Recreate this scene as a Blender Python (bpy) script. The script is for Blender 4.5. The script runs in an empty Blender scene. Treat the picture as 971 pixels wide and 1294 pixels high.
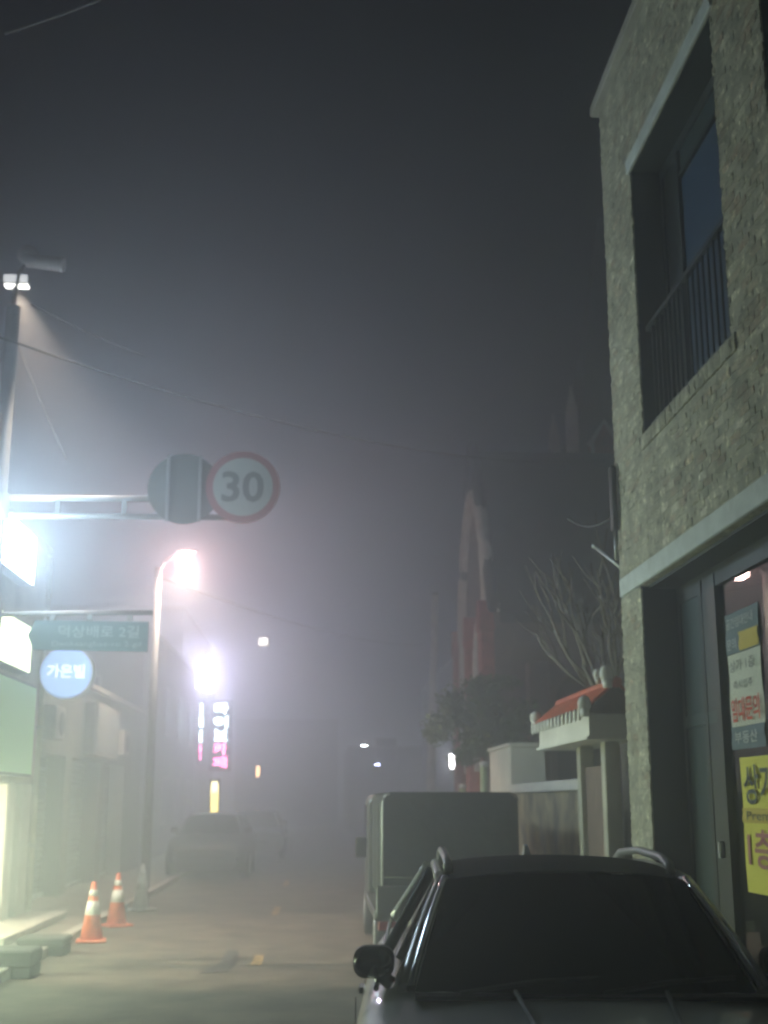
import bpy, math, random
from mathutils import Vector, Matrix
random.seed(7)
R = math.radians
sc = bpy.context.scene
col = sc.collection

# ------------------------------------------------------------------ camera
F_PX, W_PX, H_PX = 1550.0, 971.0, 1294.0
EYE = 1.75
pitch = math.atan(365 / F_PX)
yaw = math.atan(85 / F_PX * math.cos(pitch))
cam_d = bpy.data.cameras.new('camera')
cam = bpy.data.objects.new('camera', cam_d); col.objects.link(cam)
cam.location = (0, 0, EYE)
cam.rotation_euler = (math.pi / 2 + pitch, 0, -yaw)
cam_d.sensor_fit = 'VERTICAL'; cam_d.sensor_height = 24.0
cam_d.lens = 24.0 * F_PX / H_PX
cam_d.clip_start = 0.05; cam_d.clip_end = 2000
cam_d.dof.use_dof = True; cam_d.dof.focus_distance = 7.0; cam_d.dof.aperture_fstop = 1.4
sc.camera = cam

# ------------------------------------------------------------------ world: a night sky long after sunset, no sun lamp
world = bpy.data.worlds.new('World'); sc.world = world; world.use_nodes = True
wn = world.node_tree.nodes; wl = world.node_tree.links
bg = wn['Background']
sky = wn.new('ShaderNodeTexSky'); sky.sky_type = 'NISHITA'; sky.sun_disc = False
sky.sun_elevation = R(-4.0); sky.sun_rotation = R(200)
wl.new(sky.outputs[0], bg.inputs[0]); bg.inputs[1].default_value = 0.10

vs = sc.view_settings
vs.view_transform = 'Standard'; vs.look = 'None'; vs.gamma = 1.0; vs.use_curve_mapping = False
vs.exposure = 0.12
sc.render.film_transparent = False
cy = sc.cycles
cy.max_bounces = 7; cy.diffuse_bounces = 3; cy.glossy_bounces = 3; cy.transmission_bounces = 4
cy.volume_bounces = 2; cy.transparent_max_bounces = 8
cy.use_denoising = True
cy.sample_clamp_indirect = 4.0
cy.filter_width = 2.4
cy.caustics_reflective = False; cy.caustics_refractive = False

# ------------------------------------------------------------------ helpers
class MB:
    def __init__(s): s.v = []; s.f = []; s.c = []; s.sm = []
    def add(s, vs_, fs, c=None, smooth=False):
        o = len(s.v); s.v += [tuple(p) for p in vs_]
        for f in fs: s.f.append(tuple(i + o for i in f)); s.c.append(c); s.sm.append(smooth)
        return s
    def box(s, x0, x1, y0, y1, z0, z1, c=None):
        x0, x1 = min(x0, x1), max(x0, x1); y0, y1 = min(y0, y1), max(y0, y1); z0, z1 = min(z0, z1), max(z0, z1)
        v = [(x0,y0,z0),(x1,y0,z0),(x1,y1,z0),(x0,y1,z0),(x0,y0,z1),(x1,y0,z1),(x1,y1,z1),(x0,y1,z1)]
        return s.add(v, [(0,3,2,1),(4,5,6,7),(0,1,5,4),(1,2,6,5),(2,3,7,6),(3,0,4,7)], c)
    def bbox(s, x0, x1, y0, y1, z0, z1, b=0.01):      # box with chamfered edges
        rings = []
        for z, i in ((z0, b), (z0 + b, 0), (z1 - b, 0), (z1, b)):
            rings.append([(x0+i+b,y0+i,z),(x1-i-b,y0+i,z),(x1-i,y0+i+b,z),(x1-i,y1-i-b,z),(x1-i-b,y1-i,z),(x0+i+b,y1-i,z),(x0+i,y1-i-b,z),(x0+i,y0+i+b,z)])
        return s.loft(rings)
    def loft(s, rings, closed=True, cap=True, smooth=False):
        n = len(rings[0]); v = [p for r in rings for p in r]; fs = []
        for k in range(len(rings) - 1):
            for i in range(n if closed else n - 1):
                j = (i + 1) % n
                fs.append((k*n+i, k*n+j, (k+1)*n+j, (k+1)*n+i))
        if cap and closed:
            fs.append(tuple(range(n))[::-1]); fs.append(tuple((len(rings)-1)*n + i for i in range(n)))
            s.add(v, fs, smooth=smooth); s.sm[-1] = s.sm[-2] = False
            return s
        return s.add(v, fs, smooth=smooth)
    def cyl(s, p0, p1, r0, r1=None, n=16, cap=True, smooth=True):
        r1 = r0 if r1 is None else r1
        p0 = Vector(p0); p1 = Vector(p1); d = (p1 - p0).normalized()
        a = d.orthogonal().normalized(); b = d.cross(a)
        rg = [[p + (a*math.cos(t) + b*math.sin(t)) * r for t in [2*math.pi*i/n for i in range(n)]] for p, r in ((p0, r0), (p1, r1))]
        return s.loft(rg, cap=cap, smooth=smooth)
    def tube(s, pts, r, n=8, r1=None):
        pts = [Vector(p) for p in pts]; m = len(pts); rings = []
        for k, p in enumerate(pts):
            d = (pts[min(k+1, m-1)] - pts[max(k-1, 0)]).normalized()
            ref = Vector((0, 0, 1)) if abs(d.z) < 0.9 else Vector((1, 0, 0))
            a = d.cross(ref).normalized(); b = a.cross(d)
            rr = r if r1 is None else r + (r1 - r) * k / (m - 1)
            rings.append([p + (a*math.cos(t) + b*math.sin(t)) * rr for t in [2*math.pi*i/n for i in range(n)]])
        return s.loft(rings, smooth=True)
    def ball(s, c, rx, ry, rz, n=14, m=9):
        rings = []
        for k in range(1, m):
            th = math.pi * k / m
            rings.append([(c[0]+rx*math.sin(th)*math.cos(t), c[1]+ry*math.sin(th)*math.sin(t), c[2]-rz*math.cos(th)) for t in [2*math.pi*i/n for i in range(n)]])
        return s.loft(rings, smooth=True)
    def prism(s, outline, axis, a0, a1):               # outline: 2D points; axis 'x','y','z'
        def mk(p, a): return {'x': (a, p[0], p[1]), 'y': (p[0], a, p[1]), 'z': (p[0], p[1], a)}[axis]
        return s.loft([[mk(p, a0) for p in outline], [mk(p, a1) for p in outline]])
    def grid(s, fn, nu, nv, smooth=True):
        v = [fn(i/nu, j/nv) for j in range(nv+1) for i in range(nu+1)]
        f = [(j*(nu+1)+i, j*(nu+1)+i+1, (j+1)*(nu+1)+i+1, (j+1)*(nu+1)+i) for j in range(nv) for i in range(nu)]
        return s.add(v, f, smooth=smooth)
    def mesh(s, name, mat=None, fix=True):
        me = bpy.data.meshes.new(name); me.from_pydata(s.v, [], s.f)
        if any(c is not None for c in s.c):
            ca = me.color_attributes.new('tint', 'FLOAT_COLOR', 'CORNER'); k = 0
            for p, c in zip(me.polygons, s.c):
                for _ in p.vertices: ca.data[k].color = (*(c or (.3,.3,.3)), 1); k += 1
        me.polygons.foreach_set('use_smooth', s.sm)
        if fix:
            import bmesh
            b = bmesh.new(); b.from_mesh(me); bmesh.ops.recalc_face_normals(b, faces=b.faces); b.to_mesh(me); b.free()
        if mat: me.materials.append(mat)
        return me
    def build(s, name, mat, parent=None):
        return link(name, s.mesh(name, mat), parent)

def link(name, me, parent=None, loc=None):
    o = bpy.data.objects.new(name, me); col.objects.link(o)
    if parent: o.parent = parent
    if loc: o.location = loc
    return o
def tag(o, label, cat, group=None):
    o['label'] = label; o['category'] = cat
    if group: o['group'] = group
    return o
def thing(name, label, cat, loc=(0, 0, 0), rz=0, group=None):
    o = link(name, None); o.location = loc; o.rotation_euler.z = rz
    return tag(o, label, cat, group)
def struct(name, mb, mat, parent=None):
    o = mb.build(name, mat, parent); o['kind'] = 'structure'; return o
def copy_tree(o, parent=None):
    c = o.copy(); col.objects.link(c); c.parent = parent
    for ch in list(o.children): copy_tree(ch, c)
    return c

def mat(name, c, rough=0.7, metal=0.0, var=0.0, scale=6.0, bump=0.0, c2=None, coat=0.0, spec=0.5, bscale=None):
    m = bpy.data.materials.new(name); m.use_nodes = True
    nt = m.node_tree; n = nt.nodes; l = nt.links; b = n['Principled BSDF']
    b.inputs['Base Color'].default_value = (*c, 1); b.inputs['Roughness'].default_value = rough
    b.inputs['Metallic'].default_value = metal; b.inputs['Specular IOR Level'].default_value = spec
    b.inputs['Coat Weight'].default_value = coat; b.inputs['Coat Roughness'].default_value = 0.05
    if var or bump:
        g = n.new('ShaderNodeNewGeometry')
        t = n.new('ShaderNodeTexNoise'); t.inputs['Scale'].default_value = scale; t.inputs['Detail'].default_value = 8; t.inputs['Roughness'].default_value = 0.65
        l.new(g.outputs['Position'], t.inputs['Vector'])
        if var:
            r = n.new('ShaderNodeValToRGB'); r.color_ramp.elements[0].position = 0.35; r.color_ramp.elements[1].position = 0.68
            lo = c2 or tuple(x * (1 - var) for x in c)
            r.color_ramp.elements[0].color = (*lo, 1); r.color_ramp.elements[1].color = (*[min(1, x * (1 + var * .5)) for x in c], 1)
            l.new(t.outputs['Fac'], r.inputs[0]); l.new(r.outputs[0], b.inputs['Base Color'])
        if bump:
            t2 = n.new('ShaderNodeTexNoise'); t2.inputs['Scale'].default_value = bscale or scale * 12; t2.inputs['Detail'].default_value = 5
            l.new(g.outputs['Position'], t2.inputs['Vector'])
            bp = n.new('ShaderNodeBump'); bp.inputs['Strength'].default_value = bump; bp.inputs['Distance'].default_value = 0.02
            l.new(t2.outputs['Fac'], bp.inputs['Height']); l.new(bp.outputs[0], b.inputs['Normal'])
    return m
def emit(name, c, s):
    m = bpy.data.materials.new(name); m.use_nodes = True
    b = m.node_tree.nodes['Principled BSDF']
    b.inputs['Base Color'].default_value = (*[x * .6 for x in c], 1); b.inputs['Roughness'].default_value = .4
    b.inputs['Emission Color'].default_value = (*c, 1); b.inputs['Emission Strength'].default_value = s
    return m
def glass(name, tint=(.8, .85, .85), rough=0.02):
    m = bpy.data.materials.new(name); m.use_nodes = True
    nt = m.node_tree; n = nt.nodes; l = nt.links
    n.remove(n['Principled BSDF'])
    tr = n.new('ShaderNodeBsdfTransparent'); tr.inputs[0].default_value = (*tint, 1)
    gl = n.new('ShaderNodeBsdfGlossy'); gl.inputs['Roughness'].default_value = rough
    fr = n.new('ShaderNodeFresnel'); fr.inputs[0].default_value = 2.1
    mx = n.new('ShaderNodeMixShader')
    l.new(fr.outputs[0], mx.inputs[0]); l.new(tr.outputs[0], mx.inputs[1]); l.new(gl.outputs[0], mx.inputs[2])
    l.new(mx.outputs[0], n['Material Output'].inputs[0])
    return m
FACE_CAM = Matrix(((1, 0, 0), (0, 0, -1), (0, 1, 0)))            # text x -> +X, y -> +Z, faces -Y
FACE_ROAD = Matrix(((0, 0, -1), (-1, 0, 0), (0, 1, 0)))          # text x -> -Y, y -> +Z, faces -X
def text(name, body, m, center, w, h, rot, parent=None, depth=0.003, bold=0.0):
    cu = bpy.data.curves.new('tmp', 'FONT'); cu.body = body; cu.extrude = 0.0; cu.offset = bold
    cu.resolution_u = 3
    o = bpy.data.objects.new('tmp', cu); col.objects.link(o)
    dg = bpy.context.evaluated_depsgraph_get()
    me = bpy.data.meshes.new_from_object(o.evaluated_get(dg))
    bpy.data.objects.remove(o); bpy.data.curves.remove(cu)
    xs = [v.co.x for v in me.vertices]; ys = [v.co.y for v in me.vertices]
    cx, cy_ = (min(xs)+max(xs))/2, (min(ys)+max(ys))/2
    sx = w / max(1e-6, max(xs)-min(xs)); sy = h / max(1e-6, max(ys)-min(ys))
    for v in me.vertices:
        v.co = rot @ Vector(((v.co.x-cx)*sx, (v.co.y-cy_)*sy, depth)) + Vector(center)
    me.materials.clear(); me.materials.append(m)
    return link(name, me, parent)
def arc(cx, cz, r, a0, a1, n): return [(cx + r*math.cos(a0+(a1-a0)*i/n), cz + r*math.sin(a0+(a1-a0)*i/n)) for i in range(n+1)]
def rrect(x0, x1, z0, z1, r, n=5):
    return arc(x1-r, z1-r, r, 0, R(90), n) + arc(x0+r, z1-r, r, R(90), R(180), n) + arc(x0+r, z0+r, r, R(180), R(270), n) + arc(x1-r, z0+r, r, R(270), R(360), n)

# pixel of the photograph -> direction, then a point on a known plane
fw = Vector((math.sin(yaw)*math.cos(pitch), math.cos(yaw)*math.cos(pitch), math.sin(pitch)))
rt = Vector((math.cos(yaw), -math.sin(yaw), 0)); up = rt.cross(fw)
def on_y(px, py, Y):
    d = fw + rt*((px - W_PX/2)/F_PX) + up*((H_PX/2 - py)/F_PX)
    return Vector((0, 0, EYE)) + d*(Y/d.y)

# ------------------------------------------------------------------ materials
M = dict(
    asphalt=mat('asphalt', (.125,.104,.078), .80, var=.55, scale=1.7, bump=.6, bscale=45),
    soil=mat('soil', (.06,.055,.045), .95, var=.4, scale=.7),
    patch=mat('dark_road', (.035,.034,.030), .75, var=.3, scale=6, bump=.3, bscale=70),
    yellow_paint=mat('yellow_paint', (.48,.28,.06), .75, var=.45, scale=9, c2=(.08,.072,.06)),
    paving=mat('paving', (.20,.18,.15), .85, var=.3, scale=3, bump=.2),
    granite=mat('granite', (.42,.40,.36), .75, var=.3, scale=9, bump=.2),
    dark_stone=mat('dark_stone', (.030,.034,.030), .8, var=.35, scale=7, bump=.3),
    concrete=mat('concrete', (.36,.35,.32), .8, var=.25, scale=2.5, bump=.2),
    pale_stone=mat('pale_stone', (.56,.61,.62), .75, var=.22, scale=4, bump=.15),
    mortar=mat('mortar', (.33,.33,.275), .9, var=.3, scale=9, bump=.4, bscale=90),
    plaster=mat('plaster', (.42,.40,.34), .85, var=.3, scale=1.6, bump=.15),
    white_plaster=mat('white_plaster', (.68,.66,.60), .8, var=.15, scale=2),
    stained=mat('stained_plaster', (.42,.36,.20), .9, var=.6, scale=1.7, bump=.25, c2=(.075,.062,.055)),
    red_brick=mat('red_brick', (.44,.125,.10), .85, var=.35, scale=5, bump=.2),
    brown_brick=mat('brown_brick', (.17,.12,.10), .9, var=.3, scale=4, bump=.2),
    slate=mat('slate', (.026,.036,.032), .7, var=.35, scale=2.2, bump=.2),
    church_stone=mat('church_stone', (.80,.79,.76), .8, var=.2, scale=4),
    grey_stone=mat('grey_stone', (.68,.65,.60), .8, var=.25, scale=4),
    steel=mat('galvanised_steel', (.38,.40,.40), .45, .7, var=.2, scale=5),
    pole_grey=mat('pole_grey', (.16,.17,.17), .6, .2, var=.25, scale=5),
    dark_frame=mat('dark_frame', (.014,.020,.021), .5, .1),  # frames and cases, and the reveal sheets that stand in for shade
    teal_panel=mat('teal_panel', (.020,.042,.048), .4, .2, var=.2, scale=3),
    black=mat('black', (.012,.012,.013), .5),
    gloss_black=mat('gloss_black', (.012,.012,.014), .15, coat=1.0),
    rubber=mat('rubber', (.018,.018,.018), .8),
    paint=mat('silver_paint', (.72,.74,.71), .38, .0, coat=.6),
    chrome=mat('chrome', (.75,.76,.78), .12, 1.0),
    tinted=mat('tinted_glass', (.003,.004,.004), .06, 0, spec=.04),
    roof_glass=mat('black_roof', (.006,.007,.007), .5, 0, spec=.08),
    canvas=mat('canvas', (.026,.036,.028), .85, var=.45, scale=3.5, bump=.8, bscale=7),
    truck_paint=mat('truck_paint', (.055,.066,.060), .4, coat=.5),
    tail_red=mat('tail_red', (.30,.02,.02), .3),
    rope=mat('rope', (.16,.17,.13), .9),
    white_reflector=mat('white_reflector', (.8,.8,.82), .3),
    car_dark=mat('dark_paint', (.03,.033,.036), .6, .0, coat=.1),
    car_grey=mat('grey_paint', (.16,.17,.18), .25, .3, coat=1.0),
    orange=mat('cone_orange', (.72,.16,.05), .55, var=.25, scale=9),
    cone_white=mat('cone_white', (.75,.74,.70), .45, var=.15, scale=9),
    pale_cone=mat('pale_plastic', (.70,.68,.69), .6, var=.2, scale=7),
    tile_orange=mat('roof_tile', (.50,.105,.04), .6, var=.35, scale=8, bump=.2),
    shutter_grey=mat('shutter_grey', (.12,.14,.125), .55, .3, var=.3, scale=2),
    sign_grey=mat('sign_back', (.05,.06,.052), .7, .0, var=.2, scale=5),
    sign_face=mat('sign_face', (.30,.33,.31), .6),
    sign_white=mat('sign_white', (.60,.63,.60), .5),
    sign_red=mat('sign_red', (.22,.030,.038), .5),
    sign_black=mat('sign_black', (.03,.04,.04), .5),
    name_green=mat('name_sign', (.035,.115,.125), .5),
    name_text=mat('name_sign_text', (.26,.36,.34), .5),
    bark=mat('bark', (.20,.175,.135), .9, var=.35, scale=12, bump=.4),
    leaf=mat('leaf', (.12,.19,.05), .6, var=.5, scale=7),
    far_wall=mat('far_wall', (.15,.16,.14), .85, var=.25, scale=.8),
    window_dark=mat('dark_window', (.012,.016,.02), .3, spec=.15),
    blue_glass=mat('blue_window', (.030,.058,.115), .35, spec=.15),
    paper_white=mat('paper_white', (.62,.64,.58), .75),
    paper_blue=mat('paper_blue', (.10,.15,.19), .7),
    paper_yellow=mat('paper_yellow', (.72,.66,.08), .7),
    paper_gold=mat('paper_gold', (.55,.42,.06), .7),
    ink_dark=mat('ink_dark', (.05,.06,.07), .8),
    ink_white=mat('ink_white', (.6,.62,.6), .8),
    ink_red=mat('ink_red', (.62,.10,.06), .8),
    ink_purple=mat('ink_purple', (.42,.16,.17), .8),
    shop_wall=mat('shop_wall', (.40,.36,.42), .85, var=.12, scale=2),
    red_wood=mat('red_cabinet', (.10,.022,.020), .5),
    glass=glass('shop_glass'),
    wire=mat('cable', (.02,.022,.022), .7),
    pale_wire=mat('pale_cable', (.45,.47,.48), .6),
)

# ------------------------------------------------------------------ the setting
struct('ground', MB().box(-150, 150, -40, 170, -.5, -.012), M['soil'])
road = struct('road', MB().box(-3.07, 2.25, -12, 150, -.3, 0), M['asphalt'])
walk_l = struct('pavement_left', MB().box(-4.9, -3.24, -12, 150, -.3, .085), M['paving'])
walk_r = struct('pavement_right', MB().box(2.40, 3.6, -12, 150, -.3, .085), M['paving'])
kb = MB().bbox(-.075, .075, 0, .985, -.2, .11, .012).mesh('kerb_stone', M['granite'])
for k in range(46):
    link('kerb_stone', kb, walk_l, (-3.155, 3.2 + k, 0))
for k in range(30):
    link('kerb_stone', kb, walk_r, (2.325, 3.2 + k, 0))
for y, ln in ((14.2, .95), (20.3, 1.5), (27, 2)):
    pts = [(-.70, y), (-.585, y+.03), (-.58, y+ln*.45), (-.59, y+ln), (-.69, y+ln-.02), (-.695, y+ln*.6)]
    struct('centre_line_dash', MB().prism(pts, 'z', .003, .006), M['yellow_paint'], road)
struct('dark_patch', MB().prism([(-1.20, 13.6), (-.90, 13.7), (-.86, 14.6), (-.92, 15.6), (-1.05, 15.7), (-1.04, 14.5)], 'z', .0025, .005), M['patch'], road)  # thin sheet darker than the road around it

# ------------------------------------------------------------------ right-hand brick building
XB = 2.70
bld = thing('brick_building', 'two-storey building faced in rough grey-beige brick beside the parked silver car', 'building', (XB, 6, 0))
O = Vector((XB, 6, 0))
class LM(MB):      # builder that takes world coordinates and stores them relative to an origin
    def __init__(s, o=O): super().__init__(); s.o = o
    def mesh(s, name, m=None, fix=True):
        s.v = [(x-s.o.x, y-s.o.y, z-s.o.z) for x, y, z in s.v]; return super().mesh(name, m, fix)
YF, YN, ZT = 10.75, 1.0, 8.36       # far corner, near end, wall top
WIN = [(7.50, 9.74), (4.30, 6.60)]; WZ0, WZ1 = 4.74, 7.17
DY1, DZ = 10.06, 3.51               # shop opening
DY0 = 3.4
holes = [(a, b, WZ0, WZ1) for a, b in WIN] + [(DY0, DY1, -.1, DZ)]
# backing wall around the openings
b = LM(); x0, x1 = XB + .0015, XB + .42
holes_w = [(h[0]-.014, h[1]+.014, h[2], h[3]) for h in holes]
ys = sorted({YN, YF - .022, *[h[0] for h in holes_w], *[h[1] for h in holes_w]}); zs = sorted({.0, ZT, DZ, WZ0, WZ1})
for ya, yb in zip(ys, ys[1:]):
    for za, zb in zip(zs, zs[1:]):
        cy_, cz = (ya+yb)/2, (za+zb)/2
        if any(h[0] < cy_ < h[1] and h[2] < cz < h[3] for h in holes_w): continue
        b.box(x0, x1, ya, yb, za, zb, (.33, .32, .275))
wall_builder = b
b = LM(); b.box(XB+.42, XB+9, YF-.3, YF-.006, 0, ZT); b.box(XB+.42, XB+9, YN, YN+.3, 0, ZT); b.box(XB+8.7, XB+9, YN+.3, YF-.3, 0, ZT); b.box(XB+.42, XB+8.7, YN+.3, YF-.3, ZT-.3, ZT-.02)
b.build('rear_walls', M['plaster'], bld)
# bricks
def brick_tint():
    r = random.random(); j = random.uniform(1.0, 1.45)
    if r < .70: c = (.300, .285, .235)
    elif r < .80: c = (.24, .165, .125)
    elif r < .88: c = (.46, .43, .37)
    elif r < .95: c = (.19, .185, .16)
    else: c = (.33, .27, .21)
    return tuple(x * j for x in c)
bm_ = bpy.data.materials.new('old_brick'); bm_.use_nodes = True
nt = bm_.node_tree; n = nt.nodes; l = nt.links; pb = n['Principled BSDF']; pb.inputs['Roughness'].default_value = .9
at = n.new('ShaderNodeAttribute'); at.attribute_name = 'tint'
ge = n.new('ShaderNodeNewGeometry')
n1 = n.new('ShaderNodeTexNoise'); n1.inputs['Scale'].default_value = 11; n1.inputs['Detail'].default_value = 9; n1.inputs['Roughness'].default_value = .7
l.new(ge.outputs['Position'], n1.inputs['Vector'])
rp = n.new('ShaderNodeValToRGB'); rp.color_ramp.elements[0].position = .30; rp.color_ramp.elements[1].position = .56
rp.color_ramp.elements[0].color = (0, 0, 0, 1); rp.color_ramp.elements[1].color = (.72, .72, .72, 1)
l.new(n1.outputs['Fac'], rp.inputs[0])
mx = n.new('ShaderNodeMix'); mx.data_type = 'RGBA'
l.new(rp.outputs[0], mx.inputs['Factor']); l.new(at.outputs['Color'], mx.inputs[6]); mx.inputs[7].default_value = (.345, .345, .280, 1)
n3 = n.new('ShaderNodeTexNoise'); n3.inputs['Scale'].default_value = 19; n3.inputs['Detail'].default_value = 3
l.new(ge.outputs['Position'], n3.inputs['Vector'])
rq = n.new('ShaderNodeValToRGB'); e = rq.color_ramp.elements
e[0].position = .27; e[0].color = (.10, .09, .085, 1); e[1].position = .38; e[1].color = (.5, .5, .5, 1)
e2 = e.new(.60); e2.color = (.52, .52, .5, 1); e3 = e.new(.68); e3.color = (.99, .97, .92, 1)
l.new(n3.outputs['Fac'], rq.inputs[0])
ov = n.new('ShaderNodeMix'); ov.data_type = 'RGBA'; ov.blend_type = 'OVERLAY'; ov.inputs['Factor'].default_value = 1.0
l.new(mx.outputs[2], ov.inputs[6]); l.new(rq.outputs[0], ov.inputs[7])
n4 = n.new('ShaderNodeTexNoise'); n4.inputs['Scale'].default_value = 4.5; n4.inputs['Detail'].default_value = 6
l.new(ge.outputs['Position'], n4.inputs['Vector'])
rr_ = n.new('ShaderNodeMapRange'); rr_.inputs[1].default_value = .35; rr_.inputs[2].default_value = .65; rr_.inputs[3].default_value = .66; rr_.inputs[4].default_value = 1.22
l.new(n4.outputs['Fac'], rr_.inputs[0])
vm = n.new('ShaderNodeVectorMath'); vm.operation = 'SCALE'
l.new(ov.outputs[2], vm.inputs[0]); l.new(rr_.outputs[0], vm.inputs['Scale'])
l.new(vm.outputs[0], pb.inputs['Base Color'])
n2 = n.new('ShaderNodeTexNoise'); n2.inputs['Scale'].default_value = 70; n2.inputs['Detail'].default_value = 4
l.new(ge.outputs['Position'], n2.inputs['Vector'])
bp = n.new('ShaderNodeBump'); bp.inputs['Strength'].default_value = .6; bp.inputs['Distance'].default_value = .012
l.new(n2.outputs['Fac'], bp.inputs['Height']); l.new(bp.outputs[0], pb.inputs['Normal'])
wall_builder.build('wall', bm_, bld)
def brick_shape(mb, y0, y1, z0, z1, px=0.0):
    j = lambda a: random.uniform(-a, a)
    xf = XB + px; c = brick_tint()
    f = [(xf+j(.006), y0+j(.006), z0+j(.004)), (xf+j(.006), y1+j(.006), z0+j(.004)), (xf+j(.006), y1+j(.006), z1+j(.004)), (xf+j(.006), y0+j(.006), z1+j(.004))]
    k = [(XB+.06, p[1], p[2]) for p in f]
    mid = (xf - random.uniform(-.002, .014), (y0+y1)/2+j(.02), (z0+z1)/2+j(.01))
    mb.add(f + k + [mid], [(0,1,8),(1,2,8),(2,3,8),(3,0,8),(0,4,5,1),(1,5,6,2),(2,6,7,3),(3,7,4,0)], c)
def proj_area(y, z):
    d = Vector((XB, y, z)) - Vector((0, 0, EYE)); zc = d.dot(fw)
    if zc < .5: return 0
    px = W_PX/2 + F_PX*d.dot(rt)/zc; py = H_PX/2 - F_PX*d.dot(up)/zc
    if not (0 < px < W_PX-4 and 0 < py < H_PX): return 0
    return XB/(zc**3)
cells = []
CH, BL = .066, .2; row = 0; z = 0.0
while z < ZT - .05:
    off = (row % 2) * .1
    y = YF + off
    while y > 3.0:
        ya, yb = y - BL + .009, y
        y -= BL
        yb = min(yb, YF); ya = max(ya, 3.0)
        if yb - ya < .04: continue
        zc0, zc1 = z + .004, z + CH - .005
        if zc0 < 3.69 and zc1 > 3.50 : continue                    # lintel band
        segs = [(ya, yb)]
        for h0, h1, g0, g1 in holes:
            g1_ = g1 + (.0 if g0 < 0 else .15); g0_ = g0 - (.13 if g0 > 0 else 0)
            e0, e1 = (h0, h1) if g0 < 0 else (h0 if (zc0+zc1)/2 > WZ0 and (zc0+zc1)/2 < WZ1 else h0-.10, h1 if WZ0 < (zc0+zc1)/2 < WZ1 else h1+.10)
            if zc1 > g0_ and zc0 < g1_:
                new = []
                for s0, s1 in segs:
                    if s1 <= e0 or s0 >= e1: new.append((s0, s1)); continue
                    if s0 < e0 - .03: new.append((s0, e0))
                    if s1 > e1 + .03: new.append((e1, s1))
                segs = new
        for s0, s1 in segs: cells.append((s0, s1, zc0, zc1))
    row += 1; z += CH
cells.sort(key=lambda c: -proj_area((c[0]+c[1])/2, (c[2]+c[3])/2) if (c[1]-c[0]) > .185 else 0)
variants = []
for k in range(14):
    m_ = MB(); brick_shape(m_, -.0955, .0955, -.0285, .0285); m_.v = [(x-XB, y, z) for x, y, z in m_.v]
    variants.append(m_.mesh('brick', bm_))
for c in cells[:290]:
    link('brick', random.choice(variants), bld, Vector((XB, (c[0]+c[1])/2, (c[2]+c[3])/2)) - O)
b = LM()
for c in cells[290:]: brick_shape(b, *c)
o = b.build('brickwork', bm_, bld); o['kind'] = 'stuff'
# soldier-brick sill under each upper window
sm = MB(); 
rl = []
for k in range(8):
    m_ = MB(); brick_shape(m_, -.028, .028, -.06, .06); m_.v = [(x-XB-.012, y, z) for x, y, z in m_.v]; rl.append(m_.mesh('sill_brick', bm_))
for wa, wb in WIN:
    for k in range(int((wb-wa+.2)/.066)):
        link('sill_brick', random.choice(rl), bld, Vector((XB, wa-.07+k*.066, WZ0-.065)) - O)
# bands
LM().bbox(XB-.022, XB+.06, DY0-.5, 10.70, 3.512, 3.675, .008).build('lintel', M['pale_stone'], bld)
for wa, wb in WIN:
    LM().bbox(XB-.020, XB+.06, wa-.08, wb+.08, WZ1+.003, WZ1+.135, .008).build('window_head', M['pale_stone'], bld)
LM().bbox(XB-.07, XB+.5, YN-.1, YF+.10, ZT+.002, ZT+.11, .01).build('coping', M['concrete'], bld)
# upper windows, reveals faced with near-black sheets in place of shade
for wa, wb in WIN:
    xr = XB + .26
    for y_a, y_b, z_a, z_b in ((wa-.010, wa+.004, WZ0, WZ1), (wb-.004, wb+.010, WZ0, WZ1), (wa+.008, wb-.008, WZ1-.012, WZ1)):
        LM().box(XB+.012, xr-.002, y_a-.002, y_b+.002, z_a, z_b).build('reveal_shade', M['dark_frame'], bld)
    w = LM(); w.box(xr, xr+.05, wa, wa+.06, WZ0, WZ1); w.box(xr, xr+.05, wb-.06, wb, WZ0, WZ1)
    w.box(xr, xr+.05, wa+.06, wb-.06, WZ1-.10, WZ1); w.box(xr, xr+.05, wa+.06, wb-.06, WZ0, WZ0+.05)
    yd = wb - .50; w.box(xr-.01, xr+.05, yd-.04, yd+.04, WZ0+.05, WZ1-.10)
    w.box(xr, xr+.045, wa+.06, yd-.04, WZ1-.34, WZ1-.30)
    wo = w.build('window_frame', M['dark_frame'], bld)
    LM().box(xr+.02, xr+.03, wa+.06, yd-.04, WZ0+.05, WZ1-.36).build('pane', M['blue_glass'], wo)
    LM().box(xr+.02, xr+.03, wa+.06, yd-.04, WZ1-.30, WZ1-.10).build('pane', M['teal_panel'], wo)
    LM().box(xr+.02, xr+.03, yd+.04, wb-.06, WZ0+.05, WZ1-.10).build('pane', M['window_dark'], wo)
    rails = LM(); xr2 = XB + .085
    rails.box(xr2-.02, xr2+.02, wa, wb, 5.66, 5.70); rails.box(xr2-.015, xr2+.015, wa, wb, WZ0+.07, WZ0+.10)
    ro = rails.build('railing', M['dark_frame'], bld)
    bar = MB().box(-.008, .008, -.008, .008, 0, 5.66-WZ0-.10).mesh('baluster', M['steel'] if False else M['dark_frame'])
    k = 0
    yy = wa + .10
    while yy < wb - .04:
        link('baluster', bar, ro, Vector((xr2, yy, WZ0+.10)) - O); yy += .125
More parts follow.
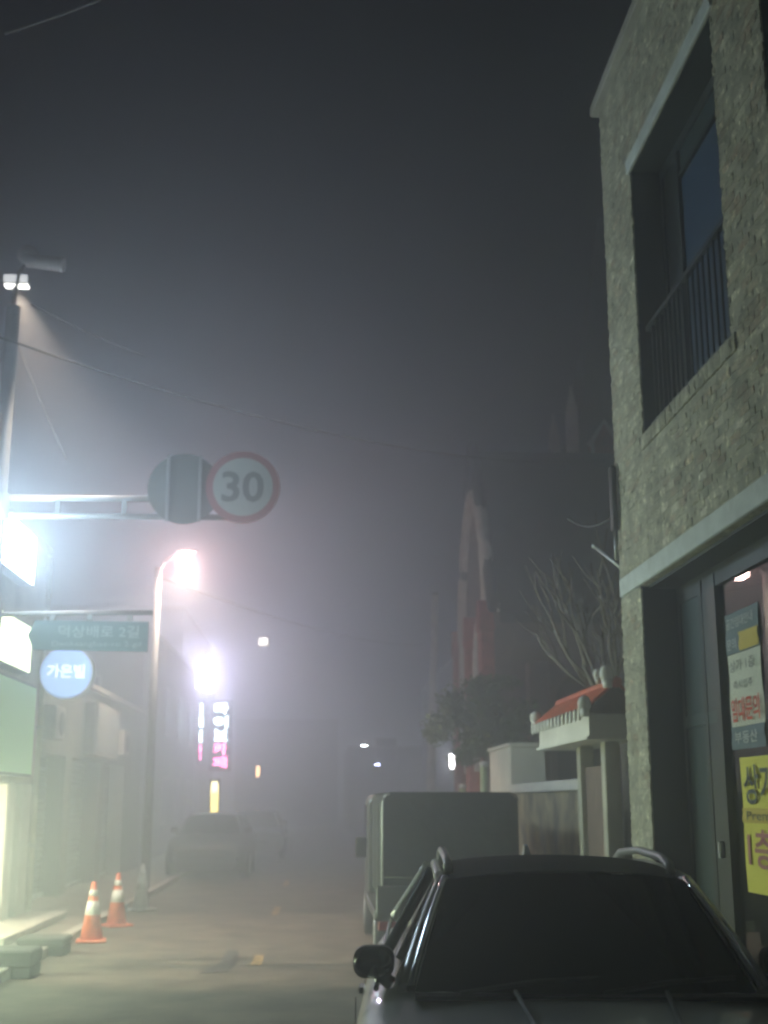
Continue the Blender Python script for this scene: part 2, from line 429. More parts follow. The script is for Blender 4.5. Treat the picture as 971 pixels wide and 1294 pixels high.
# shopfront set back in the opening
XS = 3.00
LM().box(XB+.012, XS-.002, DY1-.012, DY1+.012, .02, DZ-.01).build('reveal_shade', M['dark_frame'], bld)  # near-black sheets put the shade into jamb and soffit
LM().box(XB+.064, XS-.002, DY0, DY1-.013, DZ-.022, DZ+.002).build('soffit_shade', M['dark_frame'], bld)
s = LM()
s.box(XS, XS+.07, 9.98, DY1, .02, DZ-.02); s.box(XS-.01, XS+.07, 9.38, 9.46, .02, 3.44); s.box(XS-.01, XS+.07, 9.05, 9.16, .02, 3.44)
s.box(XS, XS+.07, DY0, 9.98, 3.34, DZ-.02); s.box(XS, XS+.07, DY0, 9.05, .02, .14)
for yy in (7.2, 5.3): s.box(XS-.005, XS+.07, yy-.05, yy+.05, .14, 3.34)
sf = s.build('shopfront_frame', M['dark_frame'], bld)
LM().box(XS+.01, XS+.05, 9.46, 9.98, 2.42, 3.34).build('panel', M['teal_panel'], sf)
LM().box(XS+.01, XS+.05, 9.46, 9.98, .02, 2.32).build('panel', M['teal_panel'], sf)
LM().box(XS-.006, XS+.06, 9.16, 9.98, 2.325, 2.415).build('transom_rail', M['teal_panel'], sf)
LM().box(XS-.004, XS+.05, 9.16, 9.38, .02, 3.34).build('door_edge', M['dark_frame'], sf)
LM().bbox(XS-.05, XS-.008, 9.17, 9.20, 1.34, 1.46, .006).build('door_handle', M['white_reflector'], sf)
for a, c_ in ((7.25, 9.05), (5.35, 7.15), (DY0, 5.25)):
    LM().box(XS+.030, XS+.036, a, c_, .14, 3.34).build('glass_pane', M['glass'], sf)
LM().box(XB+.43, XB+.44, 9.06, DY1+.02, 0, DZ).build('inner_partition', M['shop_wall'], bld)
rm = LM(); rm.box(6.2, 6.3, 2.6, 10.3, 0, 3.5); rm.box(XB+.44, 6.2, 9.10, 9.2, 0, 3.45); rm.box(XB+.45, 6.2, 2.6, 2.7, 0, 3.5)
rm.build('shop_interior_walls', M['shop_wall'], bld)
LM().box(XB+.42, 6.2, 2.7, 9.1, 3.40, 3.50).build('shop_ceiling', M['shop_wall'], bld)
LM().box(XB+.42, 6.2, 2.7, 9.1, -.02, .015).build('shop_floor', M['paving'], bld)
# things in and on the shopfront
cab = thing('red_cabinet', 'dark red cabinet standing inside the shop behind the glass', 'cabinet', (3.25, 8.75, .015))
MB().bbox(-.18, .18, -.28, .28, 0, 1.02, .01).build('body', M['red_wood'], cab)
MB().box(-.195, -.182, -.25, -.01, .06, .96).build('door', M['red_wood'], cab); MB().box(-.195, -.182, .01, .25, .06, .96).build('door', M['red_wood'], cab)
# posters
po = thing('notice_poster', 'tall notice poster with blue-grey header, white sheet and red lettering on the shop glass', 'poster', (XS+.02, 8.59, 2.11))
PO = Vector((XS+.02, 8.59, 2.11)); xp = XS + .022
def sheet(name, y0, y1, z0, z1, m, par, org, x=xp):
    g = LM(org); g.grid(lambda u, v: (x + .004*math.sin(7*v+3*u), y0+(y1-y0)*u, z0+(z1-z0)*v), 6, 10)
    g.grid(lambda u, v: (x + .0015 + .004*math.sin(7*v+3*u), y0+(y1-y0)*u, z0+(z1-z0)*v), 6, 10)
    return g.build(name, m, par)
sheet('header', 8.24, 8.94, 2.795, 3.09, M['paper_blue'], po, PO)
sheet('white_sheet', 8.25, 8.93, 2.27, 2.79, M['paper_white'], po, PO)
sheet('footer', 8.27, 8.95, 2.11, 2.268, M['paper_blue'], po, PO)
sheet('gold_box', 8.25, 8.64, 2.80, 2.93, M['paper_gold'], po, PO, xp-.010)
def ptxt(nm, body, m, y, z, w, h, par, org, b=0.0): text(nm, body, m, Vector((xp-.008, y, z))-org, w, h, FACE_ROAD, par, .006, b)
ptxt('lettering', '공간임대안내', M['ink_white'], 8.60, 3.01, .56, .075, po, PO)
ptxt('lettering', '문의', M['ink_white'], 8.79, 2.86, .20, .08, po, PO)
ptxt('lettering', '상가 1층', M['ink_dark'], 8.60, 2.70, .52, .085, po, PO)
ptxt('lettering', '즉시입주', M['ink_dark'], 8.60, 2.56, .40, .06, po, PO)
ptxt('lettering', '임대문의', M['ink_red'], 8.59, 2.385, .58, .17, po, PO, .02)
ptxt('lettering', '부동산', M['ink_white'], 8.61, 2.19, .46, .085, po, PO)
py_ = thing('yellow_poster', 'yellow poster with dark and pinkish lettering on the shop glass', 'poster', (XS+.02, 8.1, 1.13))
PY = Vector((XS+.02, 8.1, 1.13))
sheet('sheet', 7.42, 8.81, 1.13, 2.05, M['paper_yellow'], py_, PY)
sheet('band', 7.43, 8.80, 1.60, 1.70, M['paper_gold'], py_, PY, xp-.009)
ptxt('lettering', '상가임대', M['ink_dark'], 8.11, 1.86, 1.22, .27, py_, PY, .015)
ptxt('lettering', 'Premium', M['ink_dark'], 8.30, 1.65, .8, .06, py_, PY)
ptxt('lettering', '1층상가', M['ink_purple'], 8.11, 1.43, 1.22, .26, py_, PY, .015)

# ------------------------------------------------------------------ tiled gate and wall past the brick building
GO = Vector((2.92, 13.4, 0))
gate = thing('tiled_gate', 'low gate with orange tiled roof and white fascia next to the brick building', 'gate', GO)
GY0, GY1 = 11.95, 14.85
g = LM(GO); g.prism([(2.655, 2.37), (3.185, 2.37), (3.185, 2.585), (2.655, 2.585)], 'y', GY0+.10, GY1-.05); g.build('fascia', M['white_plaster'], gate)
g = LM(GO); g.box(2.62, 3.22, GY0+.06, GY1-.02, 2.335, 2.368); g.build('cornice', M['white_plaster'], gate)
g = LM(GO); g.prism([(2.60, 2.60), (2.92, 2.86), (3.24, 2.60), (3.24, 2.588), (2.60, 2.588)], 'y', GY0+.02, GY1); g.build('roof_deck', M['brown_brick'], gate)
tm = MB(); half = []
for k in range(7): half.append(math.pi*k/6)
tm.loft([[(x, .080*math.cos(t), z + .055*math.sin(t)) for t in half] for x, z in ((-.345, -.025), (-.16, .125), (-.01, .25))], closed=False)
tmesh = tm.mesh('roof_tile', M['tile_orange'])
rm2 = MB(); rm2.v = [(-x, y, z) for x, y, z in tm.v]; rm2.f = tm.f; rm2.c = tm.c; rm2.sm = tm.sm
tmesh2 = rm2.mesh('roof_tile', M['tile_orange'])
ecap = MB().ball((-.355, 0, -.005), .022, .030, .068, 10, 7).mesh('tile_end', M['church_stone'])
for k in range(14):
    yy = GY0 + .12 + k*.205
    link('roof_tile', tmesh, gate, Vector((2.92, yy, 2.615))-GO); link('roof_tile', tmesh2, gate, Vector((2.92, yy, 2.615))-GO)
    link('tile_end', ecap, gate, Vector((2.92, yy, 2.585))-GO)
LM(GO).cyl((2.92, GY0-.02, 2.885), (2.92, GY1+.02, 2.885), .055, n=14).build('ridge', M['tile_orange'], gate)
def knob(y, x, z, r, name='roof_ornament'):
    q = LM(GO); q.ball((x, y, z), r*.8, r*.6, r); q.cyl((x, y, z-r*1.4), (x, y, z-r*.5), r*.45, r*.6); return q.build(name, M['church_stone'], gate)
knob(GY0+.02, 2.60, 2.67, .085); knob(GY0, 2.83, 2.96, .095); knob(GY1-.02, 2.62, 2.72, .085); knob(GY0+.25, 2.80, 2.98, .065)
for yy in (12.42, 13.60):
    LM(GO).bbox(2.86, 3.02, yy-.08, yy+.08, .09, 2.33, .012).build('post', M['plaster'], gate)
LM(GO).box(2.92, 2.97, 12.51, 13.51, .12, 2.1).build('gate_leaf', M['brown_brick'], gate)
wl_ = thing('boundary_wall', 'stained garden wall with pale coping running on from the tiled gate', 'wall', (3.05, 16.3, 0))
WO = Vector((3.05, 16.3, 0))
LM(WO).box(2.95, 3.15, 13.70, 18.98, 0, 1.86).build('wall', M['stained'], wl_)
for k in range(9):
    LM(WO).bbox(2.90, 3.20, 13.70+k*.585, 13.70+k*.585+.575, 1.862, 1.99, .01).build('coping_block', M['white_plaster'], wl_)
pier = thing('gate_pier', 'pale plastered block rising above the end of the stained garden wall', 'gate pier', (3.22, 20.1, 0))
MB().bbox(-.27, .27, -1.1, 1.2, 0, 2.56, .01).build('body', M['white_plaster'], pier)
MB().bbox(-.30, .30, -1.13, 1.23, 2.562, 2.62, .01).build('cap', M['white_plaster'], pier)
for px_, h_ in ((612, 2.35), (585, 2.0)):
    Y = 22.6 if px_ == 612 else 26.5
    p = on_y(px_, 1000, Y)
    ps = thing('gate_post', 'thin pale green post standing beyond the plastered pier' if px_ == 612 else 'short pale green post under the trimmed tree', 'post', (p.x, Y, 0))
    MB().cyl((0, 0, 0), (0, 0, h_), .07, n=12).build('shaft', mat('green_post', (.30, .42, .22), .6), ps)
    MB().ball((0, 0, h_+.04), .085, .085, .06).build('cap', M['pale_stone'], ps)

# ------------------------------------------------------------------ trees
def leaves(mb, c, r, nleaf, size, seed):
    rd = random.Random(seed)
    clumps = [Vector((rd.gauss(0, .52), rd.gauss(0, .52), rd.gauss(0, .46))) for _ in range(38)]
    for k in range(nleaf):
        q = rd.choice(clumps); d = Vector((rd.gauss(0, 1), rd.gauss(0, 1), rd.gauss(0, 1))) * .13
        p = q + d
        if p.length > 1.25: continue
        P = Vector((c[0]+p.x*r[0], c[1]+p.y*r[1], c[2]+p.z*r[2]))
        a = Vector((rd.gauss(0, 1), rd.gauss(0, 1), rd.gauss(0, 1))).normalized(); b2 = a.orthogonal().normalized()
        s_ = size*rd.uniform(.6, 1.4)
        mb.add([P-a*s_, P+b2*s_*.45, P+a*s_, P-b2*s_*.45], [(0,1,2,3)])
tr = thing('trimmed_tree', 'rounded dark green garden tree standing behind the pale plastered block', 'tree', (3.35, 24.2, 0))
t_ = MB(); t_.tube([(0, 0, 0), (.05, .03, 1.2), (-.03, .05, 2.4), (0, 0, 2.9)], .12, r1=.05)
for a in range(6):
    an = a*1.05; t_.tube([(0, .03, 2.1+.1*a), (.35*math.cos(an), .35*math.sin(an), 2.6+.12*a), (.7*math.cos(an), .7*math.sin(an), 2.9+.12*a)], .04, r1=.012, n=6)
t_.build('trunk', M['bark'], tr)
cr = MB(); leaves(cr, (0, 0, 3.27), (1.12, 1.12, .74), 11000, .058, 3); cr.mesh
o = link('crown', cr.mesh('crown', M['leaf'], fix=False), tr)
bt = thing('bare_tree', 'leafless tree with thin rising branches behind the tiled gate', 'tree', (4.05, 16.2, 0))
t_ = MB(); rd = random.Random(11)
def branch(p, d, ln, r, depth):
    q = p + d*ln*.5 + Vector((rd.uniform(-.05, .05), rd.uniform(-.05, .05), 0)); e = p + d*ln + Vector((0, 0, .06*ln))
    t_.tube([p, q, e], r, n=6, r1=r*.6)
    if depth == 0: return
    for k in range(3 if depth > 1 else 2):
        nd = (d + Vector((rd.uniform(-.6, .6), rd.uniform(-.6, .6), rd.uniform(-.05, .5)))).normalized()
        branch(p + (e-p)*rd.uniform(.55, 1), nd, ln*rd.uniform(.6, .85), r*.6, depth-1)
t_.tube([(0, 0, 0), (.03, .02, 1.5), (0, 0, 2.6)], .10, r1=.075)
for a in range(8):
    an = a*.785+.4
    branch(Vector((0, 0, 2.45)), Vector((.55*math.cos(an), .45*math.sin(an), .85)).normalized(), rd.uniform(.8, 1.2), .045, 3)
t_.build('trunk', M['bark'], bt)

# ------------------------------------------------------------------ church
CO = Vector((7.0, 28.7, 0))
ch = thing('church', 'tall brick church with steep dark roof and pale pinnacles beyond the gate', 'church', CO)
CX0, CX1, CY0, CY1, CE, CRZ = 3.73, 11.9, 25.85, 31.4, 5.93, 9.95
CM = (CY0+CY1)/2
c = LM(CO); c.prism([(CY0, 0), (CY1, 0), (CY1, CE), (CM, CRZ-.12), (CY0, CE)], 'x', CX0, CX1); c.build('wall', M['brown_brick'], ch)
c = LM(CO); t = .22
c.prism([(CY0-.30, CE-.30), (CM, CRZ+.10), (CM, CRZ-.08), (CY0-.30, CE-.30-t)], 'x', CX0+.1, CX1)
c.prism([(CY1+.30, CE-.30), (CM, CRZ+.10), (CM, CRZ-.08), (CY1+.30, CE-.30-t)], 'x', CX0+.1, CX1)
c.build('roof', M['slate'], ch)
LM(CO).bbox(CX0+.05, 5.37, CY0-.16, CY0-.005, CE-.26, CE-.08, .02).build('cornice', M['church_stone'], ch)
def gothic(hw, zs_, n=14):      # pointed arch outline from left springing to right springing, centred on 0
    rr = hw*1.45; pts = []
    cx = hw - rr; a1 = math.acos(-cx/rr) if abs(cx) <= rr else 0
    rgt = [(cx + rr*math.cos(a1*i/n), zs_ + rr*math.sin(a1*i/n)) for i in range(n+1)]
    return [(-x, z) for x, z in rgt] + [(x, z) for x, z in rgt[::-1]][1:]
def arch_part(name, hw, zs_, z0, rad, m, x, yc):
    p = gothic(hw, zs_); pts = [(x, yc-hw, z0)] + [(x, yc+a, z) for a, z in p] + [(x, yc+hw, z0)]
    q = LM(CO); q.tube(pts, rad, n=8); return q.build(name, m, ch)
arch_part('great_arch', 2.30, 5.75, 2.7, .17, M['grey_stone'], CX0-.04, CM)
arch_part('window_arch', .75, 4.7, 2.4, .10, M['church_stone'], CX0-.06, CM-1.0)
arch_part('window_arch', .75, 4.7, 2.4, .10, M['church_stone'], CX0-.06, CM+1.0)
for yy in (CY0+.25, CM-.02, CY1-.3):
    c = LM(CO); c.bbox(CX0-.30, CX0+.05, yy-.23, yy+.23, 0, 5.3, .03); po_ = c.build('pilaster', M['red_brick'], ch)
    LM(CO).prism([(yy-.28, 5.3), (yy+.28, 5.3), (yy+.12, 5.95), (yy-.12, 5.95)], 'x', CX0-.33, CX0+.02).build('pilaster_cap', M['red_brick'], ch)
for xx in (4.6, 6.2, 7.9, 9.5):
    LM(CO).bbox(xx-.22, xx+.22, CY0-.34, CY0+.02, 0, 4.6, .03).build('buttress', M['brown_brick'], ch)
for xx in (5.4, 7.05, 8.7):
    out = [(xx+a, z) for a, z in [(-.4, 1.9)] + gothic(.4, 3.8, 8) + [(.4, 1.9)]]
    c = LM(CO); c.prism(out, 'y', CY0-.03, CY0+.05); c.build('window', M['window_dark'], ch)
c = LM(CO); c.tube([(CX0-.02, CY0-.15, CE-.2), (CX0-.02, CM, CRZ+.16), (CX0-.02, CY1+.15, CE-.2)], .14, n=6); c.build('gable_coping', M['slate'], ch)
# tower
TX0, TX1, TY0, TY1, TZ = 6.85, 9.5, 31.8, 34.4, 11.0
LM(CO).box(TX0+.05, TX1, TY0+.03, TY1, 0, TZ).build('tower', M['brown_brick'], ch)
c = LM(CO); mx_, my_ = (TX0+TX1)/2, (TY0+TY1)/2
c.loft([[(TX0+.15, TY0+.15, TZ), (TX1-.15, TY0+.15, TZ), (TX1-.15, TY1-.15, TZ), (TX0+.15, TY1-.15, TZ)], [(mx_-.05, my_-.05, 18.6), (mx_+.05, my_-.05, 18.6), (mx_+.05, my_+.05, 18.6), (mx_-.05, my_+.05, 18.6)]])
c.build('spire', M['slate'], ch)
for xx, yy in ((TX0, TY0), (TX1, TY0), (TX0, TY1), (TX1, TY1)):
    c = LM(CO); w_ = .15
    sq = lambda z, k: [(xx-w_*k, yy-w_*k, z), (xx+w_*k, yy-w_*k, z), (xx+w_*k, yy+w_*k, z), (xx-w_*k, yy+w_*k, z)]
    c.loft([sq(10.2, 1.15), sq(10.5, 1.0), sq(12.15, .95), sq(12.9, .05)]); c.build('pinnacle', M['church_stone'], ch)
xg = 7.67
LM(CO).prism([(xg-.36, 10.4), (xg+.36, 10.4), (xg+.36, 11.26), (xg, 11.75), (xg-.36, 11.26)], 'y', TY0-.25, TY0+.4).build('gablet', M['red_brick'], ch)
c = LM(CO); c.tube([(xg-.44, TY0-.27, 11.1), (xg, TY0-.27, 11.8), (xg+.44, TY0-.27, 11.1)], .08, n=6); c.tube([(xg-.34, TY0-.27, 10.4), (xg-.34, TY0-.27, 11.2)], .05, n=6); c.tube([(xg+.34, TY0-.27, 10.4), (xg+.34, TY0-.27, 11.2)], .05, n=6)
c.build('gablet_moulding', M['church_stone'], ch)

# ------------------------------------------------------------------ left side: shop with lit signs
XL = -4.20
SO = Vector((XL, 14.5, 0))
shop = thing('lit_shop', 'low shop building carrying three glowing wall signs beside the steel sign pole', 'building', SO)
LY1 = 18.95
s = LM(SO); s.box(XL-7, XL, 7.0, 11.4, 0, 5.5); s.box(XL-7, XL, 11.4, LY1, 2.0, 5.5); s.box(XL-7, XL-.9, 11.4, LY1, 0, 2.0)
s.build('wall', M['plaster'], shop)
LM(SO).bbox(XL-7.05, XL+.05, 6.95, LY1+.05, 5.502, 5.58, .01).build('coping', M['concrete'], shop)
LM(SO).box(XL-.9, XL-.002, 11.4, LY1, 0, .15).build('threshold', M['granite'], shop)
LM(SO).bbox(XL-.55, XL-.03, 17.55, 17.98, .152, 1.99, .02).build('door_column', M['white_plaster'], shop)
LM(SO).bbox(XL-.45, XL-.02, 18.35, LY1-.01, .152, 1.99, .02).build('door_column', M['white_plaster'], shop)
LM(SO).box(XL-.30, XL-.26, 17.98, 18.35, .152, 1.99).build('door_panel', M['plaster'], shop)
fr_ = LM(SO); 
for yy in (11.5, 12.5, 13.5, 14.5, 15.5, 16.5, 17.45): fr_.box(XL-.36, XL-.29, yy-.035, yy+.035, .152, 1.99)
fr_.box(XL-.36, XL-.29, 11.54, 17.4, 1.93, 1.99)
do = fr_.build('door_frame', M['dark_frame'], shop)
cool_fill = emit('added_fill_light', (.82, 1.0, .64), 15.0); warm = emit('warm_glass', (1.0, .90, .62), 7.0)  # the greenish panes are out of view, added to light the brick wall
for ya, yb in ((11.54, 12.46), (12.54, 13.46), (13.54, 14.46), (14.54, 15.46), (15.54, 16.46), (16.54, 17.41)):
    LM(SO).box(XL-.335, XL-.315, ya, yb, .152, 1.93).build('lit_glass', warm if ya > 15 else cool_fill, do)
E_WHITE, E_CREAM, E_GREEN = 40.0, 3.0, .18
def wall_sign(name, label, y0, y1, z0, z1, m, dp=.14):
    t = thing(name, label, 'sign', (XL+.03, (y0+y1)/2, z0)); h = z1-z0; w = (y1-y0)/2
    MB().box(-.028, dp, -w, w, 0, h).build('case', M['dark_frame'], t)
    MB().box(dp+.002, dp+.018, -w+.03, w-.03, .03, h-.03).build('face', m, t)
    return t
wall_sign('white_sign', 'blinding white lit sign panel high on the shop wall', 13.0, 17.25, 4.68, 5.40, emit('white_face', (.64, .84, 1.0), E_WHITE))  # near length runs on out of view, added to light the brick wall
wall_sign('cream_sign', 'glowing cream sign panel below the blinding white one', 14.6, 17.4, 3.46, 4.13, emit('cream_face', (.90, 1.0, .66), E_CREAM))
wall_sign('green_sign', 'dim green lit fascia sign right above the shop entrance', 13.8, 17.9, 2.08, 3.34, emit('green_face', (.58, 1.0, .50), E_GREEN))
# round blue sign on a bracket
bs = thing('round_sign', 'round glowing blue sign with white lettering below the street name sign', 'sign', (-3.77, 18.75, 3.62))
MB().cyl((0, -.10, 0), (0, .10, 0), .405, n=40).build('case', M['sign_white'], bs)
MB().cyl((0, -.112, 0), (0, -.102, 0), .375, n=40).build('face', emit('blue_face', (.38, .58, 1.0), 1.0), bs)
text('lettering', '가온빌', emit('blue_sign_text', (.85, .95, 1.0), 1.8), (0, -.113, .02), .56, .20, FACE_CAM, bs, .004, .01)
MB().tube([(-.45, 0, .05), (-.40, 0, .05)], .03).build('bracket', M['steel'], bs)
# steps and blocks at the shop entrance
for k, (x0_, x1_, z0_, z1_) in enumerate(((-4.19, -3.62, .087, .20), )):
    st = thing('stone_step', 'long pale stone step in front of the lit shop entrance', 'step', (-3.9, 17, .087))
    MB().bbox(-.29, .28, -1.7, 2.0, 0, .10, .012).build('slab', M['granite'], st)
for (x0_, x1_, y0_, y1_, h_, lb) in ((-3.75, -2.86, 13.30, 13.80, .17, 'dark stone block lying at the kerb close to the sign pole'), (-3.45, -2.90, 15.15, 15.65, .10, 'smaller dark stone block at the kerb just before the first traffic cone')):
    bk = thing('stone_block', lb, 'block', ((x0_+x1_)/2, (y0_+y1_)/2, .0))
    MB().bbox(-(x1_-x0_)/2, (x1_-x0_)/2, -(y1_-y0_)/2, (y1_-y0_)/2, .112, h_+.1, .02).build('body', M['dark_stone'], bk)
    MB().bbox((x1_-x0_)/2-.2, (x1_-x0_)/2-.01, -(y1_-y0_)/2+.01, (y1_-y0_)/2-.01, 0.001, .110, .01).build('foot', M['dark_stone'], bk)

dp = thing('drain_pipe', 'thin drain pipe running down the corner of the lit shop', 'pipe', (XL+.06, 18.80, .2))
MB().cyl((0, 0, 0), (0, 0, 5.2), .04, n=10).build('pipe', M['plaster'], dp)
for zz in (.9, 2.6, 4.3): MB().box(-.058, .05, -.05, .05, zz, zz+.04).build('clip', M['steel'], dp)
# low building further on
B2 = Vector((-4.6, 26, 0))
b2 = thing('low_building', 'long low grey building with dark shop openings behind the street lamp', 'building', B2)
g = LM(B2); g.box(-10, -4.62, 19.6, 33, 2.55, 3.95)
for y0_, y1_ in ((19.6, 20.2), (23.2, 23.8), (26.8, 27.4), (30.2, 33)): g.box(-10, -4.60, y0_, y1_, 0, 2.548)
g.box(-10, -5.0, 19.6, 33, 0, 2.54); g.build('wall', M['far_wall'], b2)
for y0_, y1_ in ((20.2, 23.2), (23.8, 26.8), (27.4, 30.2)):
    LM(B2).grid(lambda u, v: (-4.93 + .02*math.sin(v*2*math.pi*22), y0_+.02+(y1_-y0_-.04)*u, .1+2.43*v), 2, 132).build('shutter', M['shutter_grey'], b2)
    LM(B2).box(-4.95, -4.86, y0_+.02, y1_-.02, .09, .16).build('shutter_rail', M['steel'], b2)
LM(B2).bbox(-10.05, -4.5, 19.55, 33.05, 3.952, 4.05, .01).build('coping', M['concrete'], b2)
ac = thing('wall_box', 'pale wall-mounted box on the long low grey building', 'box', (-4.5, 26.3, 2.62))
MB().bbox(-.10, .12, -1.5, 1.5, 0, 1.05, .02).build('case', M['concrete'], ac); MB().box(.122, .13, -1.4, 1.4, .1, .95).build('face', M['sign_face'], ac)

for yy, lb in ((21.2, 'small air conditioner box on the long low building beside the round blue sign'), (28.6, 'small air conditioner box on the long low building past the pale wall box')):
    ak = thing('air_conditioner', lb, 'air conditioner', (-4.60, yy, 2.75))
    MB().bbox(.0, .28, -.36, .36, 0, .55, .02).build('case', M['concrete'], ak)
    MB().cyl((.281, .08, .27), (.292, .08, .27), .2, n=20).build('fan_grille', M['dark_frame'], ak)
# ------------------------------------------------------------------ sign pole with arms
PX, PYY = -4.03, 15.2
sp = thing('sign_pole', 'tall steel pole with two arms that carry the road signs', 'pole', (PX, PYY, .085))
PO2 = Vector((PX, PYY, .085))
LM(PO2).cyl((PX, PYY, .085), (PX, PYY, 8.02), .105, .088, n=18).build('shaft', M['pole_grey'], sp)
LM(PO2).bbox(PX-.16, PX+.16, PYY-.16, PYY+.16, .085, .12, .01).build('base_plate', M['steel'], sp)
a = LM(PO2)
a.cyl((PX, PYY, 5.46), (-1.0, PYY, 5.47), .038, n=12); a.cyl((PX, PYY, 5.23), (-1.0, PYY, 5.24), .038, n=12)
ao = a.build('arm', M['pole_grey'], sp)
for xx in (-2.47, -3.3): LM(PO2).box(xx-.03, xx+.03, PYY-.02, PYY+.02, 5.24, 5.46).build('arm_brace', M['pole_grey'], ao)
LM(PO2).cyl((PX, PYY, 3.98), (-2.06, PYY, 4.02), .032, n=12).build('arm', M['pole_grey'], sp)
for zz in (5.34, 3.98): LM(PO2).cyl((PX, PYY, zz-.16), (PX, PYY, zz+.16), .135, n=18).build('clamp', M['pole_grey'], sp)
sb = thing('reversed_road_sign', 'grey back of a round road sign beside the 30 sign', 'road sign', (-1.72, 15.1, 5.58))
MB().cyl((0, -.012, 0), (0, .012, 0), .455, n=48).build('plate', M['sign_grey'], sb)
for xx in (-.20, .20): MB().box(xx-.02, xx+.02, -.045, -.014, -.43 if True else 0, .43).build('rail', M['steel'], sb)
s3 = thing('speed_sign', 'round red-rimmed speed limit sign reading 30', 'road sign', (-.975, 15.0, 5.59))
MB().cyl((0, 0, 0), (0, .02, 0), .465, n=56).build('plate', M['sign_red'], s3)
MB().cyl((0, -.006, 0), (0, -.001, 0), .375, n=56).build('face', M['sign_face'], s3)
text('numerals', '30', M['sign_black'], (0, -.007, 0), .53, .40, FACE_CAM, s3, .003, .022)
MB().box(-.05, .05, .02, .16, -.3, .3).build('bracket', M['steel'], s3)
ns = thing('street_name_sign', 'dark green arrow-shaped street name sign hanging from the lower arm', 'street sign', (-2.82, 15.2, 3.53))
MB().prism([(-.74, .19), (-.66, .02), (.72, 0), (.72, .37), (-.66, .38)], 'y', -.02, .02).build('plate', M['name_green'], ns)
text('lettering', '덕상배로 2길', M['name_text'], (.12, -.021, .245), .98, .15, FACE_CAM, ns, .003, .01)
text('lettering', 'Deoksangbae-ro 2-gil', M['name_text'], (.10, -.021, .085), 1.08, .075, FACE_CAM, ns, .003)
for xx in (-.45, 0, .49): MB().box(xx-.03, xx+.03, -.025, .025, .385, .455).build('hanger', M['steel'], ns)
# things near the pole head
cp = on_y(22, 355, 15.8)
cc = thing('pole_floodlight', 'small glowing white floodlight high on the steel sign pole', 'floodlight', cp)
MB().bbox(-.17, .17, -.09, .07, -.075, .065, .02).build('housing', M['sign_white'], cc)
MB().bbox(-.155, .165, -.075, .055, -.095, -.077, .006).build('lens', emit('flood_lens', (1.0, .97, .90), 6.0), cc)
MB().bbox(-.16, .16, -.105, -.092, -.06, .05, .004).build('front_glass', emit('flood_front', (.95, .98, 1.0), .9), cc)
MB().tube([(-.02, .0, -.03), (-.02, -.05, -.16), tuple(Vector((PX, PYY, 8.02)) - cp)], .022).build('bracket', M['pole_grey'], cc)
l3 = bpy.data.lights.new('flood_beam', 'SPOT'); l3.energy = 5000; l3.color = (1.0, .78, .58); l3.spot_size = R(53); l3.spot_blend = .34; l3.shadow_soft_size = .10
fb = link('flood_beam', l3, cc, (.01, -.01, -.13))
fb.rotation_euler = (Vector((-1.45, 16.4, 0)) - (cp + Vector((.01, -.01, -.13)))).to_track_quat('-Z', 'Y').to_euler()
ps_ = thing('pole_speaker', 'pale grey horn-like cylinder on the pole above the white floodlight', 'loudspeaker', on_y(55, 331, 15.4))
MB().cyl((-.27, 0, .02), (.24, 0, -.03), .085, .10, n=18).build('body', M['pale_cone'], ps_)
MB().cyl((.24, 0, -.03), (.28, 0, -.035), .11, .095, n=18).build('rim', M['pale_cone'], ps_)
MB().ball((-.22, .04, .12), .15, .1, .13).build('cover', M['pale_cone'], ps_)
MB().tube([(-.2, 0, .05), (-.3, -.05, -.2), tuple(Vector((PX, PYY, 8.0)) - ps_.location)], .022).build('bracket', M['pole_grey'], ps_)

# ------------------------------------------------------------------ street lamp (lit)
LPX, LPY = -3.29, 24.9
lp = thing('street_lamp', 'glowing pinkish street lamp on a thin pole past the traffic cones', 'street lamp', (LPX, LPY, .0))
MB().cyl((0, 0, .0), (0, 0, 6.4), .095, .07, n=16).build('pole', M['pole_grey'], lp)
MB().tube([(0, 0, 6.2), (.12, 0, 6.52), (.40, 0, 6.70)], .035).build('arm', M['steel'], lp)
hd = MB(); hd.ball((.56, 0, 6.74), .22, .13, .05); hd.build('lamp_head', M['steel'], lp)
MB().ball((.56, 0, 6.70), .10, .09, .04).build('lamp_bulb', emit('lamp_bulb', (1.0, .56, .44), 5.0), lp)
ld = bpy.data.lights.new('lamp_light', 'POINT'); ld.energy = 310; ld.color = (1.0, .62, .58); ld.shadow_soft_size = .19
lo = link('lamp_light', ld, lp, (.56, 0, 6.44))
l2 = bpy.data.lights.new('lamp_beam', 'SPOT'); l2.energy = 1300; l2.color = (1.0, .80, .62); l2.spot_size = R(124); l2.spot_blend = .06; l2.shadow_soft_size = .08
link('lamp_beam', l2, lp, (.56, 0, 6.44))

